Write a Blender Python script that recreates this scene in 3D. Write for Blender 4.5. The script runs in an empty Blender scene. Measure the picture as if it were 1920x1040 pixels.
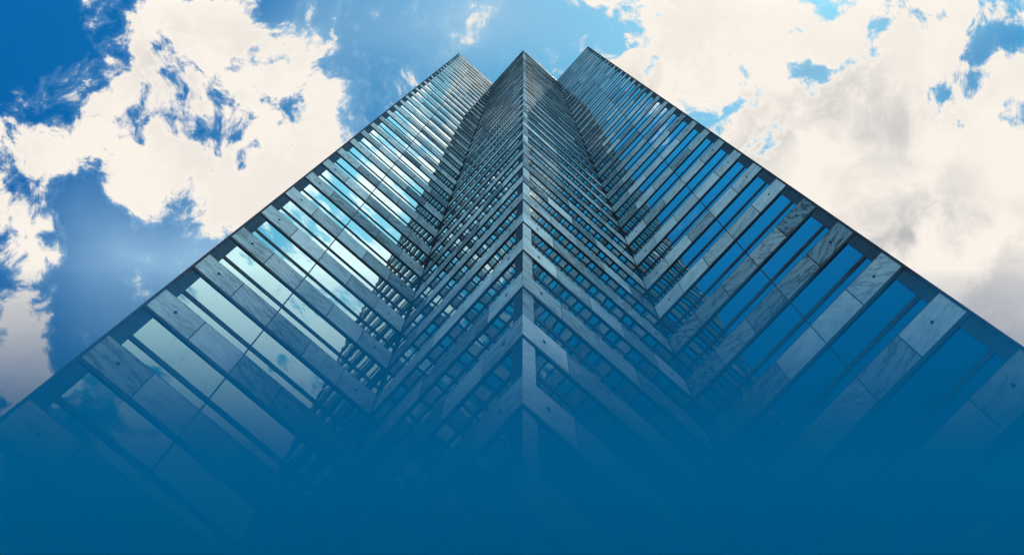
import bpy, math, random
import numpy as np

# ------------------------------------------------------------------ camera, light, sky, exposure
random.seed(7)
scene = bpy.context.scene
COL = scene.collection
H = 3.96                      # storey height in metres
F_PX, CX, CY, PITCH = 1800.0, 981.44, 235.24, 1.4429     # lens of the photograph in its own 1920 x 1040 pixels

cam_data = bpy.data.cameras.new('camera')
cam = bpy.data.objects.new('camera', cam_data)
COL.objects.link(cam)
cam.location = (0, 0, 0)
cam.rotation_euler = (math.pi / 2 + PITCH, 0, 0)
cam_data.sensor_width = 36.0
cam_data.lens = 36.0 * F_PX / 1920.0
cam_data.shift_x = -(CX - 960.0) / 1920.0
cam_data.shift_y = (CY - 520.0) / 1920.0
cam_data.clip_start = 0.05
cam_data.clip_end = 20000
scene.camera = cam

vs = scene.view_settings
vs.view_transform = 'Standard'
vs.look = 'None'
vs.exposure = 0.0
vs.gamma = 1.0
vs.use_curve_mapping = False
scene.cycles.max_bounces = 8
scene.cycles.volume_bounces = 1

SUN_EL, SUN_AZ = math.radians(75), (0.957, -0.287)       # high sun, to the right and a little behind
sd = np.array([SUN_AZ[0] * math.cos(SUN_EL), SUN_AZ[1] * math.cos(SUN_EL), math.sin(SUN_EL)])
sun_data = bpy.data.lights.new('sun', 'SUN')
sun_data.energy = 5.0
sun_data.angle = math.radians(1.5)
sun_data.color = (1.0, 0.93, 0.82)
sun = bpy.data.objects.new('sun', sun_data)
COL.objects.link(sun)
sun.location = (30, -9, 200)
from mathutils import Vector
sun.rotation_euler = Vector(tuple(-sd)).to_track_quat('-Z', 'Y').to_euler()


class NT:
    """small helper round a node tree"""
    def __init__(self, tree):
        self.t = tree
        self.t.nodes.clear()

    def n(self, kind, **kw):
        nd = self.t.nodes.new(kind)
        for k, v in kw.items():
            setattr(nd, k, v)
        return nd

    def link(self, a, b):
        self.t.links.new(a, b)

    def put(self, sock, v):
        if hasattr(v, 'node'):
            self.link(v, sock)
        else:
            sock.default_value = v

    def m(self, op, a, b=0.0, c=0.0, clamp=False):
        nd = self.n('ShaderNodeMath', operation=op, use_clamp=clamp)
        self.put(nd.inputs[0], a)
        self.put(nd.inputs[1], b)
        self.put(nd.inputs[2], c)
        return nd.outputs[0]

    def v(self, op, a, b=(0, 0, 0)):
        nd = self.n('ShaderNodeVectorMath', operation=op)
        self.put(nd.inputs[0], a)
        if op == 'SCALE':
            self.put(nd.inputs['Scale'], b)
        else:
            self.put(nd.inputs[1], b)
        return nd.outputs[0]

    def noise(self, vec, scale, detail=6.0, rough=0.55, dist=0.0, color=False, lac=2.0):
        nd = self.n('ShaderNodeTexNoise')
        nd.noise_dimensions = '3D'
        self.link(vec, nd.inputs['Vector'])
        nd.inputs['Scale'].default_value = scale
        nd.inputs['Detail'].default_value = detail
        nd.inputs['Roughness'].default_value = rough
        nd.inputs['Lacunarity'].default_value = lac
        nd.inputs['Distortion'].default_value = dist
        return nd.outputs['Color' if color else 'Fac']

    def ramp(self, val, a, b, lo=0.0, hi=1.0, smooth=True):
        nd = self.n('ShaderNodeMapRange')
        nd.interpolation_type = 'SMOOTHSTEP' if smooth else 'LINEAR'
        self.put(nd.inputs['Value'], val)
        for i, x in zip((1, 2, 3, 4), (a, b, lo, hi)):
            self.put(nd.inputs[i], x)
        return nd.outputs[0]

    def mix(self, fac, a, b, mode='MIX'):
        nd = self.n('ShaderNodeMix', data_type='RGBA', blend_type=mode)
        self.put(nd.inputs[0], fac)
        self.put(nd.inputs[6], a)
        self.put(nd.inputs[7], b)
        return nd.outputs[2]


def sky_uv(px, py):
    """direction of a photo pixel as a point on the plane one unit above the viewer"""
    x, y = (px - CX) / F_PX, -(py - CY) / F_PX
    d = (x, math.cos(PITCH) - y * math.sin(PITCH), math.sin(PITCH) + y * math.cos(PITCH))
    return d[0] / d[2], d[1] / d[2]


# clouds: centre x, y and radii in the photograph, weight; the sky behind the viewer is added below in sky units
BLOBS = [
    # left cloud bank
    (250, 120, 190, 170, .75), (330, 90, 220, 150, .5), (440, 40, 130, 150, .75), (480, 180, 230, 190, .75), (340, 290, 460, 150, 1.1),
    (90, 300, 190, 110, .8), (50, 420, 190, 150, .75), (590, 280, 130, 190, .6), (630, 25, 80, 60, .5),
    (690, 145, 60, 80, .6), (40, 600, 160, 200, .75), (560, 350, 130, 80, .6), (930, 125, 60, 50, .4),
    # right cloud bank
    (1270, 60, 230, 170, 1.0), (1370, 190, 300, 220, .8), (1560, 140, 340, 260, .6), (1780, 300, 330, 220, .9), (1620, 330, 320, 190, .6),
    (1480, 30, 260, 120, .5), (1850, 50, 200, 130, .55), (1700, 420, 420, 230, .8), (1880, 520, 320, 280, .7), (1500, 350, 220, 140, .4),
    # clear patches
    (50, 80, 190, 230, -1.4), (265, 205, 75, 85, -.85), (385, 235, 45, 40, -.7), (550, 225, 40, 60, -.65), (455, 105, 60, 70, -.5), (530, 25, 90, 50, -.5), (470, 120, 60, 60, -.2),
    (280, 450, 300, 130, -1.1), (150, 520, 190, 160, -.9), (730, 60, 170, 120, -.6), (200, 640, 200, 150, -.6),
    (1340, 85, 32, 26, -1.4), (1510, 135, 65, 28, -1.2), (1770, 165, 60, 50, -1.6), (1850, 110, 60, 80, -1.6), (720, 190, 120, 170, -1.0), (800, 120, 130, 130, -.8), (1400, 180, 190, 140, -.5), (400, 30, 60, 80, .5), (310, 40, 50, 70, .4), (1900, 560, 320, 220, .8), (1600, 300, 300, 200, .3), (1440, 270, 90, 45, -.6),
    (1690, 25, 80, 40, -.5), (1905, 85, 45, 40, -1.6), (1300, 290, 120, 60, -.15), (1600, 430, 120, 60, -.2), (1000, 30, 240, 110, -.5),
]
world = bpy.data.worlds.new('World')
scene.world = world
world.use_nodes = True
w = NT(world.node_tree)
tc = w.n('ShaderNodeTexCoord')
sep = w.n('ShaderNodeSeparateXYZ')
w.link(tc.outputs['Generated'], sep.inputs[0])
zc = w.m('MAXIMUM', sep.outputs[2], 0.12)
comb = w.n('ShaderNodeCombineXYZ')
w.link(w.m('DIVIDE', sep.outputs[0], zc), comb.inputs[0])
w.link(w.m('DIVIDE', sep.outputs[1], zc), comb.inputs[1])
uv = comb.outputs[0]
# ragged edges: push the lookup about with noise
warp = w.v('SCALE', w.v('SUBTRACT', w.noise(uv, 7.0, 3, .55, color=True), (.5, .5, .5)), .09)
uvw0 = w.v('ADD', uv, warp)
flat = w.n('ShaderNodeVectorMath', operation='MULTIPLY')
w.link(uvw0, flat.inputs[0])
flat.inputs[1].default_value = (1, 1, 0)
uvw = flat.outputs[0]


def blob(u, v, ru, rv, wt, acc, src):
    mp = w.n('ShaderNodeMapping')
    mp.inputs['Scale'].default_value = (1 / ru, 1 / rv, 1)
    mp.inputs['Location'].default_value = (-u / ru, -v / rv, 0)
    w.link(src, mp.inputs['Vector'])
    g = w.n('ShaderNodeTexGradient', gradient_type='QUADRATIC_SPHERE')
    w.link(mp.outputs[0], g.inputs[0])
    return w.m('MULTIPLY_ADD', g.outputs['Fac'], wt, acc)


acc = 0.0
for (px, py, rx, ry, wt) in BLOBS:
    u, v = sky_uv(px, py)
    acc = blob(u, v, 1.5 * rx / F_PX, 1.5 * ry / F_PX, wt * ((.9 if px < 1000 else 1.3) if wt > 0 else 1.1), acc, uvw)
# the sky behind and beside the viewer: broken cloud to the right (it shows in the left wing's glass), clear to the left
for (u, v, ru, rv, wt) in [(.34, -.36, .38, .34, 1.5), (.2, -.55, .3, .2, .7), (.75, -.3, .4, .4, .8), (-.9, .3, .5, .5, .7), (.9, .5, .5, .6, .7),
                           (.2, -.95, .6, .3, .6), (-.35, -.35, .6, .6, -2.4), (-.7, -1.2, .8, .5, .6), (1.2, -1.2, .9, .7, .8)]:
    acc = blob(u, v, ru, rv, wt, acc, uvw)
fine = w.noise(uvw, 8.0, 14, .66)
mid = w.noise(uv, 3.2, 5, .5)
dens = w.m('ADD', acc, w.m('MULTIPLY_ADD', fine, 6.4, -3.2))
fine2 = w.noise(uvw, 21.0, 12, .6)
dens = w.m('ADD', dens, w.m('MULTIPLY_ADD', fine2, 5.2, -2.6))
dens = w.m('ADD', dens, w.m('MULTIPLY_ADD', mid, 1.2, -.6))
cover = w.ramp(dens, .0, .62)
thin = 0.0
for (px, py, rx, ry, wt) in [(900, 40, 380, 190, .95), (420, 500, 260, 180, .7), (240, 480, 260, 160, .5), (200, 620, 200, 160, .35), (640, 240, 90, 120, .6), (1300, 300, 300, 150, .5), (560, 60, 160, 100, .4)]:
    u, v = sky_uv(px, py)
    thin = blob(u, v, 1.5 * rx / F_PX, 1.5 * ry / F_PX, wt, thin, uvw)
veil = w.m('ADD', w.ramp(dens, -.5, .4, 0.0, .28), thin, clamp=True)
sky = w.n('ShaderNodeTexSky', sky_type='NISHITA')
sky.sun_disc = False
sky.sun_elevation = SUN_EL
sky.sun_rotation = math.atan2(SUN_AZ[0], SUN_AZ[1])
sky.altitude = 100
sky.air_density = 1.0
sky.dust_density = 1.0
sky.ozone_density = 2.0
hs = w.n('ShaderNodeHueSaturation')
hs.inputs['Saturation'].default_value = 1.35
hs.inputs['Value'].default_value = 1.0
w.link(sky.outputs[0], hs.inputs['Color'])
# thin high cloud round the sun
dsun = w.n('ShaderNodeVectorMath', operation='DOT_PRODUCT')
w.link(tc.outputs['Generated'], dsun.inputs[0])
dsun.inputs[1].default_value = tuple(sd)
glare = w.ramp(dsun.outputs['Value'], .955, 1.0, 0.0, .5)
azure = w.mix(1.0, hs.outputs[0], (.07, .98, 1.25, 1), 'MULTIPLY')
deep = 0.0
for (px, py, rx, ry, wt) in [(1810, 135, 220, 190, .8), (1340, 85, 100, 90, .6), (1510, 135, 140, 90, .6), (1905, 85, 90, 80, .3), (1690, 25, 120, 80, .5)]:
    u, v = sky_uv(px, py)
    deep = blob(u, v, 1.5 * rx / F_PX, 1.5 * ry / F_PX, wt, deep, uvw)
azure = w.mix(w.m('MINIMUM', deep, .75), azure, (.1, 1.6, 4.6, 1))      # deeper blue far above, seen through the gaps in the cloud
blue = w.mix(glare, azure, (5.2, 6.6, 7.6, 1))
blue = w.mix(veil, blue, (3.5, 5.9, 7.9, 1))
grey = 0.15
for (px, py, rx, ry, wt) in [(1690, 240, 160, 110, .5), (1700, 440, 260, 130, .9), (1850, 520, 260, 160, .35), (1400, 250, 200, 110, .6), (1560, 190, 120, 80, .6), (1250, 190, 140, 120, .3), (330, 160, 240, 140, .35)]:
    u, v = sky_uv(px, py)
    grey = blob(u, v, 1.5 * rx / F_PX, 1.5 * ry / F_PX, wt, grey, uvw)
shade = w.m('MULTIPLY', w.ramp(w.noise(uvw, 9.0, 10, .62), .40, .62), grey, clamp=True)
thick = w.ramp(dens, .35, 1.0)
cloud = w.mix(w.m('MULTIPLY', shade, thick), (9.9, 9.2, 8.3, 1), (4.6, 4.7, 4.9, 1))
low = w.ramp(sep.outputs[2], .02, .35, 0, 1)
bg = w.n('ShaderNodeBackground')
behind = w.ramp(w.m('DIVIDE', sep.outputs[1], zc), .02, -.22, 1.0, 2.5)      # sky behind the viewer, brightness boosted to light the facades and glass
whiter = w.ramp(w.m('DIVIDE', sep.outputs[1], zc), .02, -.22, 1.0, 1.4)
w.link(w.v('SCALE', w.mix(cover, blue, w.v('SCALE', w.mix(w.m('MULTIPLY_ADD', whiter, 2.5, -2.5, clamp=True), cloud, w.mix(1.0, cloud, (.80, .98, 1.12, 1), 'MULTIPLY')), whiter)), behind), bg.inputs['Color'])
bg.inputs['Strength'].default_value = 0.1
out = w.n('ShaderNodeOutputWorld')
w.link(bg.outputs[0], out.inputs['Surface'])


# ------------------------------------------------------------------ materials
def material(name):
    mt = bpy.data.materials.new(name)
    mt.use_nodes = True
    k = NT(mt.node_tree)
    p = k.n('ShaderNodeBsdfPrincipled')
    o = k.n('ShaderNodeOutputMaterial')
    k.link(p.outputs[0], o.inputs['Surface'])
    return mt, k, p


def marble_mat():
    mt, k, p = material('veined_marble')
    uvn = k.n('ShaderNodeUVMap')
    uvn.uv_map = 'metres'
    at = k.n('ShaderNodeAttribute')
    at.attribute_name = 'rnd'
    r = at.outputs['Fac']
    r2 = k.m('FRACT', k.m('MULTIPLY', r, 17.31))
    r3 = k.m('FRACT', k.m('MULTIPLY', r, 71.7))
    off = k.n('ShaderNodeCombineXYZ')
    k.link(k.m('MULTIPLY', r, 93.0), off.inputs[0])
    k.link(k.m('MULTIPLY', r2, 57.0), off.inputs[1])
    rot = k.n('ShaderNodeVectorRotate', rotation_type='Z_AXIS')
    k.link(uvn.outputs[0], rot.inputs['Vector'])
    k.link(k.m('MULTIPLY_ADD', r2, 2.2, .2), rot.inputs['Angle'])
    base = k.v('ADD', rot.outputs[0], off.outputs[0])
    wv = k.v('ADD', base, k.v('SCALE', k.noise(base, 1.6, 5, .6, color=True), .55))
    st = k.v('MULTIPLY', wv, (2.6, .45, 1))
    n1 = k.noise(st, 1.0, 7, .62)
    vein = k.m('SUBTRACT', 1.0, k.ramp(k.m('ABSOLUTE', k.m('SUBTRACT', n1, .5)), 0.0, .05))
    st2 = k.v('MULTIPLY', wv, (6.0, .8, 1))
    n2 = k.noise(st2, 1.0, 6, .6)
    fine_v = k.m('MULTIPLY', k.ramp(n2, .54, .72), .55)
    cl = k.ramp(k.noise(base, 1.1, 6, .6), .35, .72)
    strength = k.m('MULTIPLY_ADD', k.m('POWER', r3, 1.2), .95, .15)
    amt = k.m('MULTIPLY', k.m('MAXIMUM', vein, fine_v), strength, clamp=True)
    tone = k.mix(r3, (.37, .50, .505, 1), (.10, .18, .20, 1))
    c = k.mix(k.m('MULTIPLY', cl, .45), tone, (.13, .19, .21, 1))
    c = k.mix(amt, c, (.04, .055, .065, 1))
    grain = k.noise(uvn.outputs[0], 28.0, 4, .6)
    c = k.mix(k.ramp(grain, .5, .75, 0, .25), c, (.16, .18, .19, 1))
    k.link(c, p.inputs['Base Color'])
    p.inputs['Roughness'].default_value = .6
    p.inputs['Specular IOR Level'].default_value = .0
    p.inputs['IOR'].default_value = 1.5
    bp = k.n('ShaderNodeBump')
    bp.inputs['Strength'].default_value = .15
    bp.inputs['Distance'].default_value = .01
    k.link(grain, bp.inputs['Height'])
    k.link(bp.outputs[0], p.inputs['Normal'])
    return mt


def glass_mat():
    mt, k, p = material('coated_mirror_glass')
    uvn = k.n('ShaderNodeUVMap')
    uvn.uv_map = 'metres'
    at = k.n('ShaderNodeAttribute')
    at.attribute_name = 'rnd'
    off = k.n('ShaderNodeCombineXYZ')
    k.link(k.m('MULTIPLY', at.outputs['Fac'], 71.0), off.inputs[0])
    vec = k.v('ADD', uvn.outputs[0], off.outputs[0])
    n1 = k.noise(vec, .55, 1, .4)
    n2 = k.noise(vec, 2.4, 1, .4)
    bp = k.n('ShaderNodeBump')
    bp.inputs['Strength'].default_value = 1.0
    bp.inputs['Distance'].default_value = .012
    k.link(k.m('MULTIPLY_ADD', n2, .12, n1), bp.inputs['Height'])
    k.link(bp.outputs[0], p.inputs['Normal'])
    p.inputs['Base Color'].default_value = (.148, .232, .222, 1)
    p.inputs['Metallic'].default_value = 1.0
    p.inputs['Roughness'].default_value = .03
    return mt


def plain(name, col, rough=.5, metal=0.0, var=.25, scale=3.0, spec=.0):
    mt, k, p = material(name)
    g = k.n('ShaderNodeTexCoord')
    n = k.noise(g.outputs['Object'], scale, 6, .6)
    dark = tuple(c * (1 - var) for c in col) + (1,)
    lite = tuple(min(1, c * (1 + var)) for c in col) + (1,)
    k.link(k.mix(k.ramp(n, .3, .7), dark, lite), p.inputs['Base Color'])
    p.inputs['Roughness'].default_value = rough
    p.inputs['Specular IOR Level'].default_value = spec
    p.inputs['Metallic'].default_value = metal
    return mt


MARBLE = marble_mat()
GLASS = glass_mat()
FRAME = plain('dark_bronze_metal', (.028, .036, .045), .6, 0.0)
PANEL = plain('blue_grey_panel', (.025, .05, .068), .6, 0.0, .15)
CORE = plain('dark_backing', (.012, .015, .018), .8)
STEEL = plain('dark_anchor_steel', (.02, .022, .025), .5)
COPING = plain('pale_coping_metal', (.12, .18, .22), .35, .8, .1)
PAVING = plain('grey_stone_paving', (.30, .30, .29), .8, 0, .2, .8)


# ------------------------------------------------------------------ mesh builder
class MB:
    def __init__(self):
        self.v, self.f, self.r, self.uv = [], [], [], []

    def box(self, fr, s0, s1, z0, z1, d0, d1, rnd=0.0):
        """box in a facade frame: s along the facade, z up, d outwards"""
        i = len(self.v)
        for d in (d0, d1):
            for (s, z) in ((s0, z0), (s1, z0), (s1, z1), (s0, z1)):
                self.v.append(fr(s, z, d))
        sz = [(s0, z0), (s1, z0), (s1, z1), (s0, z1)]
        for q, uvs in (((4, 5, 6, 7), sz), ((3, 2, 1, 0), sz[::-1]),
                       ((0, 1, 5, 4), ((s0, d0), (s1, d0), (s1, d1), (s0, d1))),
                       ((2, 3, 7, 6), ((s1, d0), (s0, d0), (s0, d1), (s1, d1))),
                       ((1, 2, 6, 5), ((d0, z0), (d0, z1), (d1, z1), (d1, z0))),
                       ((3, 0, 4, 7), ((d0, z1), (d0, z0), (d1, z0), (d1, z1)))):
            if fr.flip:
                q, uvs = q[::-1], tuple(uvs)[::-1]
            self.f.append(tuple(i + a for a in q))
            self.uv.extend(uvs)
            self.r.append(rnd)

    def prism(self, pts, z0, z1):
        i, n = len(self.v), len(pts)
        for z in (z0, z1):
            for (x, y) in pts:
                self.v.append((x, y, z))
        fs = [tuple(i + a for a in range(n))[::-1], tuple(i + n + a for a in range(n))]
        for a in range(n):
            b = (a + 1) % n
            fs.append((i + a, i + b, i + n + b, i + n + a))
        for q in fs:
            self.f.append(q)
            self.uv.extend([(self.v[j][0], self.v[j][1]) for j in q])
            self.r.append(0.0)

    def build(self, name, mat, parent=None, **props):
        me = bpy.data.meshes.new(name)
        me.from_pydata(self.v, [], self.f)
        ul = me.uv_layers.new(name='metres')
        ul.data.foreach_set('uv', np.array(self.uv, dtype=np.float32).ravel())
        at = me.attributes.new('rnd', 'FLOAT', 'FACE')
        at.data.foreach_set('value', np.array(self.r, dtype=np.float32))
        me.materials.append(mat)
        me.update()
        o = bpy.data.objects.new(name, me)
        COL.objects.link(o)
        if parent is not None:
            o.parent = parent
        for k, v in props.items():
            o[k] = v
        return o


# ------------------------------------------------------------------ ground
GROUND_Z = -1.62
g = MB()
g.prism([(-3000, -3000), (3000, -3000), (3000, 3000), (-3000, 3000)], GROUND_Z - 1.0, GROUND_Z)
g.build('ground', PAVING, None, kind='structure')

# ------------------------------------------------------------------ the tower
# plan of the notched corner (metres): two wings and the wedge between them, seen from the notch
YAW = -0.0528
RIDGE = np.array([-0.0028, 1.990]) * H
DR = np.array([math.cos(math.pi / 4 + YAW), math.sin(math.pi / 4 + YAW)])
DL = np.array([math.cos(3 * math.pi / 4 + YAW), math.sin(3 * math.pi / 4 + YAW)])
LEN = 1.888 * H
VAL_R, VAL_L = RIDGE + LEN * DR, RIDGE + LEN * DL
OUT_R, OUT_L = VAL_R - LEN * DL, VAL_L - LEN * DR
Z0 = 14.57 * H                 # underside of the reference marble band
ROOF = 39.81 * H
K_TOP, K_LOW = -24, 14         # storeys, counted downwards from the reference band


class Face:
    """a facade frame: origin, direction along the wall (from its outer corner inwards), outward normal"""
    def __init__(self, a, b, toward):
        self.a = np.array(a)
        t = np.array(b) - self.a
        self.L = float(np.hypot(*t))
        self.t = t / self.L
        n = np.array([self.t[1], -self.t[0]])
        if n @ (np.array(toward) - self.a) < 0:
            n = -n
        self.n = n
        # box faces wind outward when t x z == n
        self.flip = (self.t[1] * n[0] - self.t[0] * n[1]) < 0

    def __call__(self, s, z, d):
        p = self.a + self.t * s + self.n * d
        return (float(p[0]), float(p[1]), float(z))


WL = Face(OUT_L, VAL_L, (0, 0))
CL = Face(RIDGE, VAL_L, (-5, 0))
CR = Face(RIDGE, VAL_R, (5, 0))
WR = Face(OUT_R, VAL_R, (0, 0))
FACES = [(WL, 'wing'), (CL, 'wedge_left'), (CR, 'wedge_right'), (WR, 'wing')]

tower = bpy.data.objects.new('office_tower', None)
COL.objects.link(tower)
tower['label'] = 'tall marble and mirror glass office tower with zigzag notched corner seen from its foot'
tower['category'] = 'skyscraper'

COLW = .094 * H                # width of the corner cladding
MZ, GAP, MD = .385 * H, .016, .016       # marble band height, half joint


def marble_boxes(mb, face, kind, zb, rng):
    L = face.L
    P = L / 5
    for i in range(5):
        s0, s1 = i * P + (GAP if i else 0), (i + 1) * P - GAP
        if i == 0:
            s0 = {'wing': -.016, 'wedge_right': -.016, 'wedge_left': .012}[kind]
        if i == 4:
            s1 = L - .05
        mb.box(face, s0, s1, zb, zb + MZ, -.02, MD, rng.random())


def pane_boxes(mb, face, kind, zb, rng):
    L = face.L
    cuts = [COLW + .01, .4 * L - .025, L - .1] if kind == 'wing' else [COLW + .01, L - .1]
    for a in range(len(cuts) - 1):
        s0, s1 = cuts[a] + (.05 if a else 0), cuts[a + 1]
        mb.box(face, s0, s1, zb + .397 * H, zb + .513 * H, -.03, 0, rng.random())
        mb.box(face, s0, s1, zb + .577 * H, zb + .948 * H, -.03, 0, rng.random())


def frame_boxes(mb, face, kind, zb, rng):
    L = face.L
    s0, s1 = COLW + .002, L - .04
    mb.box(face, s0, s1, zb + .386 * H, zb + .396 * H, -.03, .012)
    mb.box(face, s0, s1, zb + .514 * H, zb + .576 * H, -.03, .018)
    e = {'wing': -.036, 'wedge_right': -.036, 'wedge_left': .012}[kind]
    mb.box(face, e, s1, zb + .951 * H, zb + .999 * H, -.03, .036)  # window head, jutting out dark in place of shade under the marble
    for (za, zt) in ((.3965, .5135), (.5765, .9485)):
        if kind == 'wing':
            mb.box(face, .4 * L - .024, .4 * L + .024, zb + za * H, zb + zt * H, -.03, .009)
        mb.box(face, L - .099, L - .04, zb + za * H, zb + zt * H, -.03, .008)


def column_boxes(mb, face, kind, zb, rng):
    s0 = {'wing': -.012, 'wedge_right': -.012, 'wedge_left': .006}[kind]
    mb.box(face, s0, COLW, zb + MZ + .012, zb + .950 * H, -.02, .012, rng.random())


def anchor_boxes(mb, face, i, zb):
    L = face.L
    s, z = (i + .46) * L / 5, zb + MZ * .52
    mb.box(face, s - .022, s + .022, z - .075, z + .075, MD, .036)
    mb.box(face, s - .055, s - .022, z - .02, z + .02, MD, .032)
    mb.box(face, s + .022, s + .055, z - .02, z + .02, MD, .032)


def shown(face, zb):
    """how large a storey of a facade shows in the photograph"""
    P = []
    for (s, z) in ((0, zb), (face.L, zb), (face.L, zb + H), (0, zb + H)):
        x, y, zz = face(s, z, 0)
        fw = y * math.cos(PITCH) + zz * math.sin(PITCH)
        if fw < .5:
            return 0
        up = -y * math.sin(PITCH) + zz * math.cos(PITCH)
        P.append((CX + F_PX * x / fw, CY - F_PX * up / fw))
    ys = [q[1] for q in P]
    if min(ys) > 1040 or max(q[0] for q in P) < 0 or min(q[0] for q in P) > 1920:
        return 0
    return abs(sum(P[i][0] * P[(i + 1) % 4][1] - P[(i + 1) % 4][0] * P[i][1] for i in range(4)))


cells = []
for fi, (face, kind) in enumerate(FACES):
    for kk in range(K_TOP, K_LOW + 1):
        zb = Z0 - kk * H
        cells.append((shown(face, zb), fi, kk))
cells.sort(reverse=True)
single = cells[:99]
rest = cells[99:]
anchors_left = 98
far = {n: MB() for n in ('marble_band', 'window', 'window_frame', 'anchor')}
far_col = {False: MB(), True: MB()}
for rank, (a, fi, kk) in enumerate(cells):
    face, kind = FACES[fi]
    zb = Z0 - kk * H
    rng = random.Random(1000 * fi + kk + 77)
    own = rank < 99
    tgt = {n: (MB() if own else far[n]) for n in far}
    marble_boxes(tgt['marble_band'], face, kind, zb, rng)
    pane_boxes(tgt['window'], face, kind, zb, rng)
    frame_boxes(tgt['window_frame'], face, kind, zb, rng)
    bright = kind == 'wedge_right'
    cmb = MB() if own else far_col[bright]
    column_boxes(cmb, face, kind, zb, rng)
    if own:
        band = tgt['marble_band'].build('marble_band', MARBLE, tower)
        win = tgt['window'].build('window', GLASS, tower)
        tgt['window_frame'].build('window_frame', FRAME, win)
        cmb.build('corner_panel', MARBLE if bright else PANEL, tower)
    for i in (0, 4):
        if own and anchors_left > 0:
            mb = MB()
            anchor_boxes(mb, face, i, zb)
            mb.build('anchor', STEEL, band)
            anchors_left -= 1
        else:
            anchor_boxes(far['anchor'], face, i, zb)
far['marble_band'].build('marble_band', MARBLE, tower, kind='stuff')
fw_ = far['window'].build('window', GLASS, tower, kind='stuff')
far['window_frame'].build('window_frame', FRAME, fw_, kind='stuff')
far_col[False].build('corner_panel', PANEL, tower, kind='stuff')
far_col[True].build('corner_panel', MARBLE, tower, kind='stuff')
far['anchor'].build('anchor', STEEL, tower, kind='stuff')

# thin dark edging up the outer corner of each wing
for face in (WL, WR):
    mb = MB()
    mb.box(face, -.095, -.0125, GROUND_Z, ROOF - .02, -.05, .037)
    mb.build('corner_trim', FRAME, tower)

# parapet above the last window: pale strip of metal panels under a thin dark coping
zt = Z0 - K_TOP * H + H
par, cop = MB(), MB()
for face, kind in FACES:
    e = .012 if kind == 'wedge_left' else -.03
    P = face.L / 5
    for i in range(5):
        par.box(face, e if i == 0 else i * P + .02, face.L - .05 if i == 4 else (i + 1) * P - .02, zt + .01, ROOF - .14, -.02, .03)
    cop.box(face, e, face.L - .08, ROOF - .13, ROOF, -.4, .06 if kind != 'wedge_left' else .055)
pp = par.build('parapet', COPING, tower)
cop.build('coping', FRAME, pp)

# body behind the cladding, and the flanks that turn away from the notch
IN = .035
def inset(face, s):
    p = face.a + face.t * s - face.n * IN
    return (float(p[0]), float(p[1]))
BACK = 38.0
core_pts = [inset(WL, IN), (float((VAL_L - (WL.n + CL.n) * IN)[0]), float((VAL_L - (WL.n + CL.n) * IN)[1])),
            (float((RIDGE - (CL.n + CR.n) * IN)[0]), float((RIDGE - (CL.n + CR.n) * IN)[1])),
            (float((VAL_R - (WR.n + CR.n) * IN)[0]), float((VAL_R - (WR.n + CR.n) * IN)[1])), inset(WR, IN)]
br = OUT_R + DR * BACK - WR.n * 0
bl = OUT_L + DL * BACK
back = OUT_R + DR * BACK + (OUT_L - OUT_R) * .5 + (bl - OUT_L) * .5
core_pts += [tuple(map(float, br - DL * -IN)), tuple(map(float, OUT_R + DR * BACK + DL * BACK)), tuple(map(float, bl))]
cmb = MB()
cmb.prism(core_pts[::1], GROUND_Z - .5, ROOF - .25)
cmb.build('wall', CORE, tower)
FLR = Face(OUT_R, OUT_R + DR * BACK, OUT_R - DL * 10)
FLL = Face(OUT_L, OUT_L + DL * BACK, OUT_L - DR * 10)
fm, fg = MB(), MB()
rng = random.Random(3)
for fl in (FLR, FLL):
    fg.box(fl, .08, BACK, GROUND_Z, ROOF - .3, -.2, .001)
    for kk in range(K_TOP, K_LOW + 1):
        zb = Z0 - kk * H
        for i in range(25):
            fm.box(fl, .04 + i * BACK / 25, (i + 1) * BACK / 25 - .02, zb, zb + MZ, .0, .03, rng.random())
wf = fg.build('flank_glazing', GLASS, tower)
fm.build('flank_marble', MARBLE, wf)


# ------------------------------------------------------------------ added blue mist
# made-up mist volume, its top shaped so the tower's foot fades to blue
def added_haze_bank():
    prof = [(-60, GROUND_Z - 1.0), (60, GROUND_Z - 1.0), (60, 17.0), (10, 16.5), (7.5, 15.0), (5.4, 12.2), (4.25, 10.7), (3.8, 10.35), (3.5, 10.4), (3.25, 10.5), (3.1, 10.65), (3.0, 10.6), (2.96, 9.6), (2.94, 8.4), (2.6, 6.0), (2.0, 4.2), (1.2, 2.3), (.95, .7), (.6, .12), (-60, .06)]
    X = 70.0
    n = len(prof)
    v = [(-X, y, z) for (y, z) in prof] + [(X, y, z) for (y, z) in prof]
    f = [tuple(range(n))[::-1], tuple(range(n, 2 * n))]
    for a in range(n):
        b = (a + 1) % n
        f.append((a, b, n + b, n + a))
    me = bpy.data.meshes.new('added_haze')
    me.from_pydata(v, [], f)
    mt = bpy.data.materials.new('added_blue_mist')
    mt.use_nodes = True
    k = NT(mt.node_tree)
    pv = k.n('ShaderNodeVolumePrincipled')
    pv.inputs['Color'].default_value = (.0, .15, .315, 1)
    pv.inputs['Density'].default_value = .32
    pv.inputs['Anisotropy'].default_value = 0.0
    o = k.n('ShaderNodeOutputMaterial')
    k.link(pv.outputs[0], o.inputs['Volume'])
    me.materials.append(mt)
    ob = bpy.data.objects.new('added_haze', me)
    COL.objects.link(ob)
    ob['kind'] = 'stuff'


added_haze_bank()
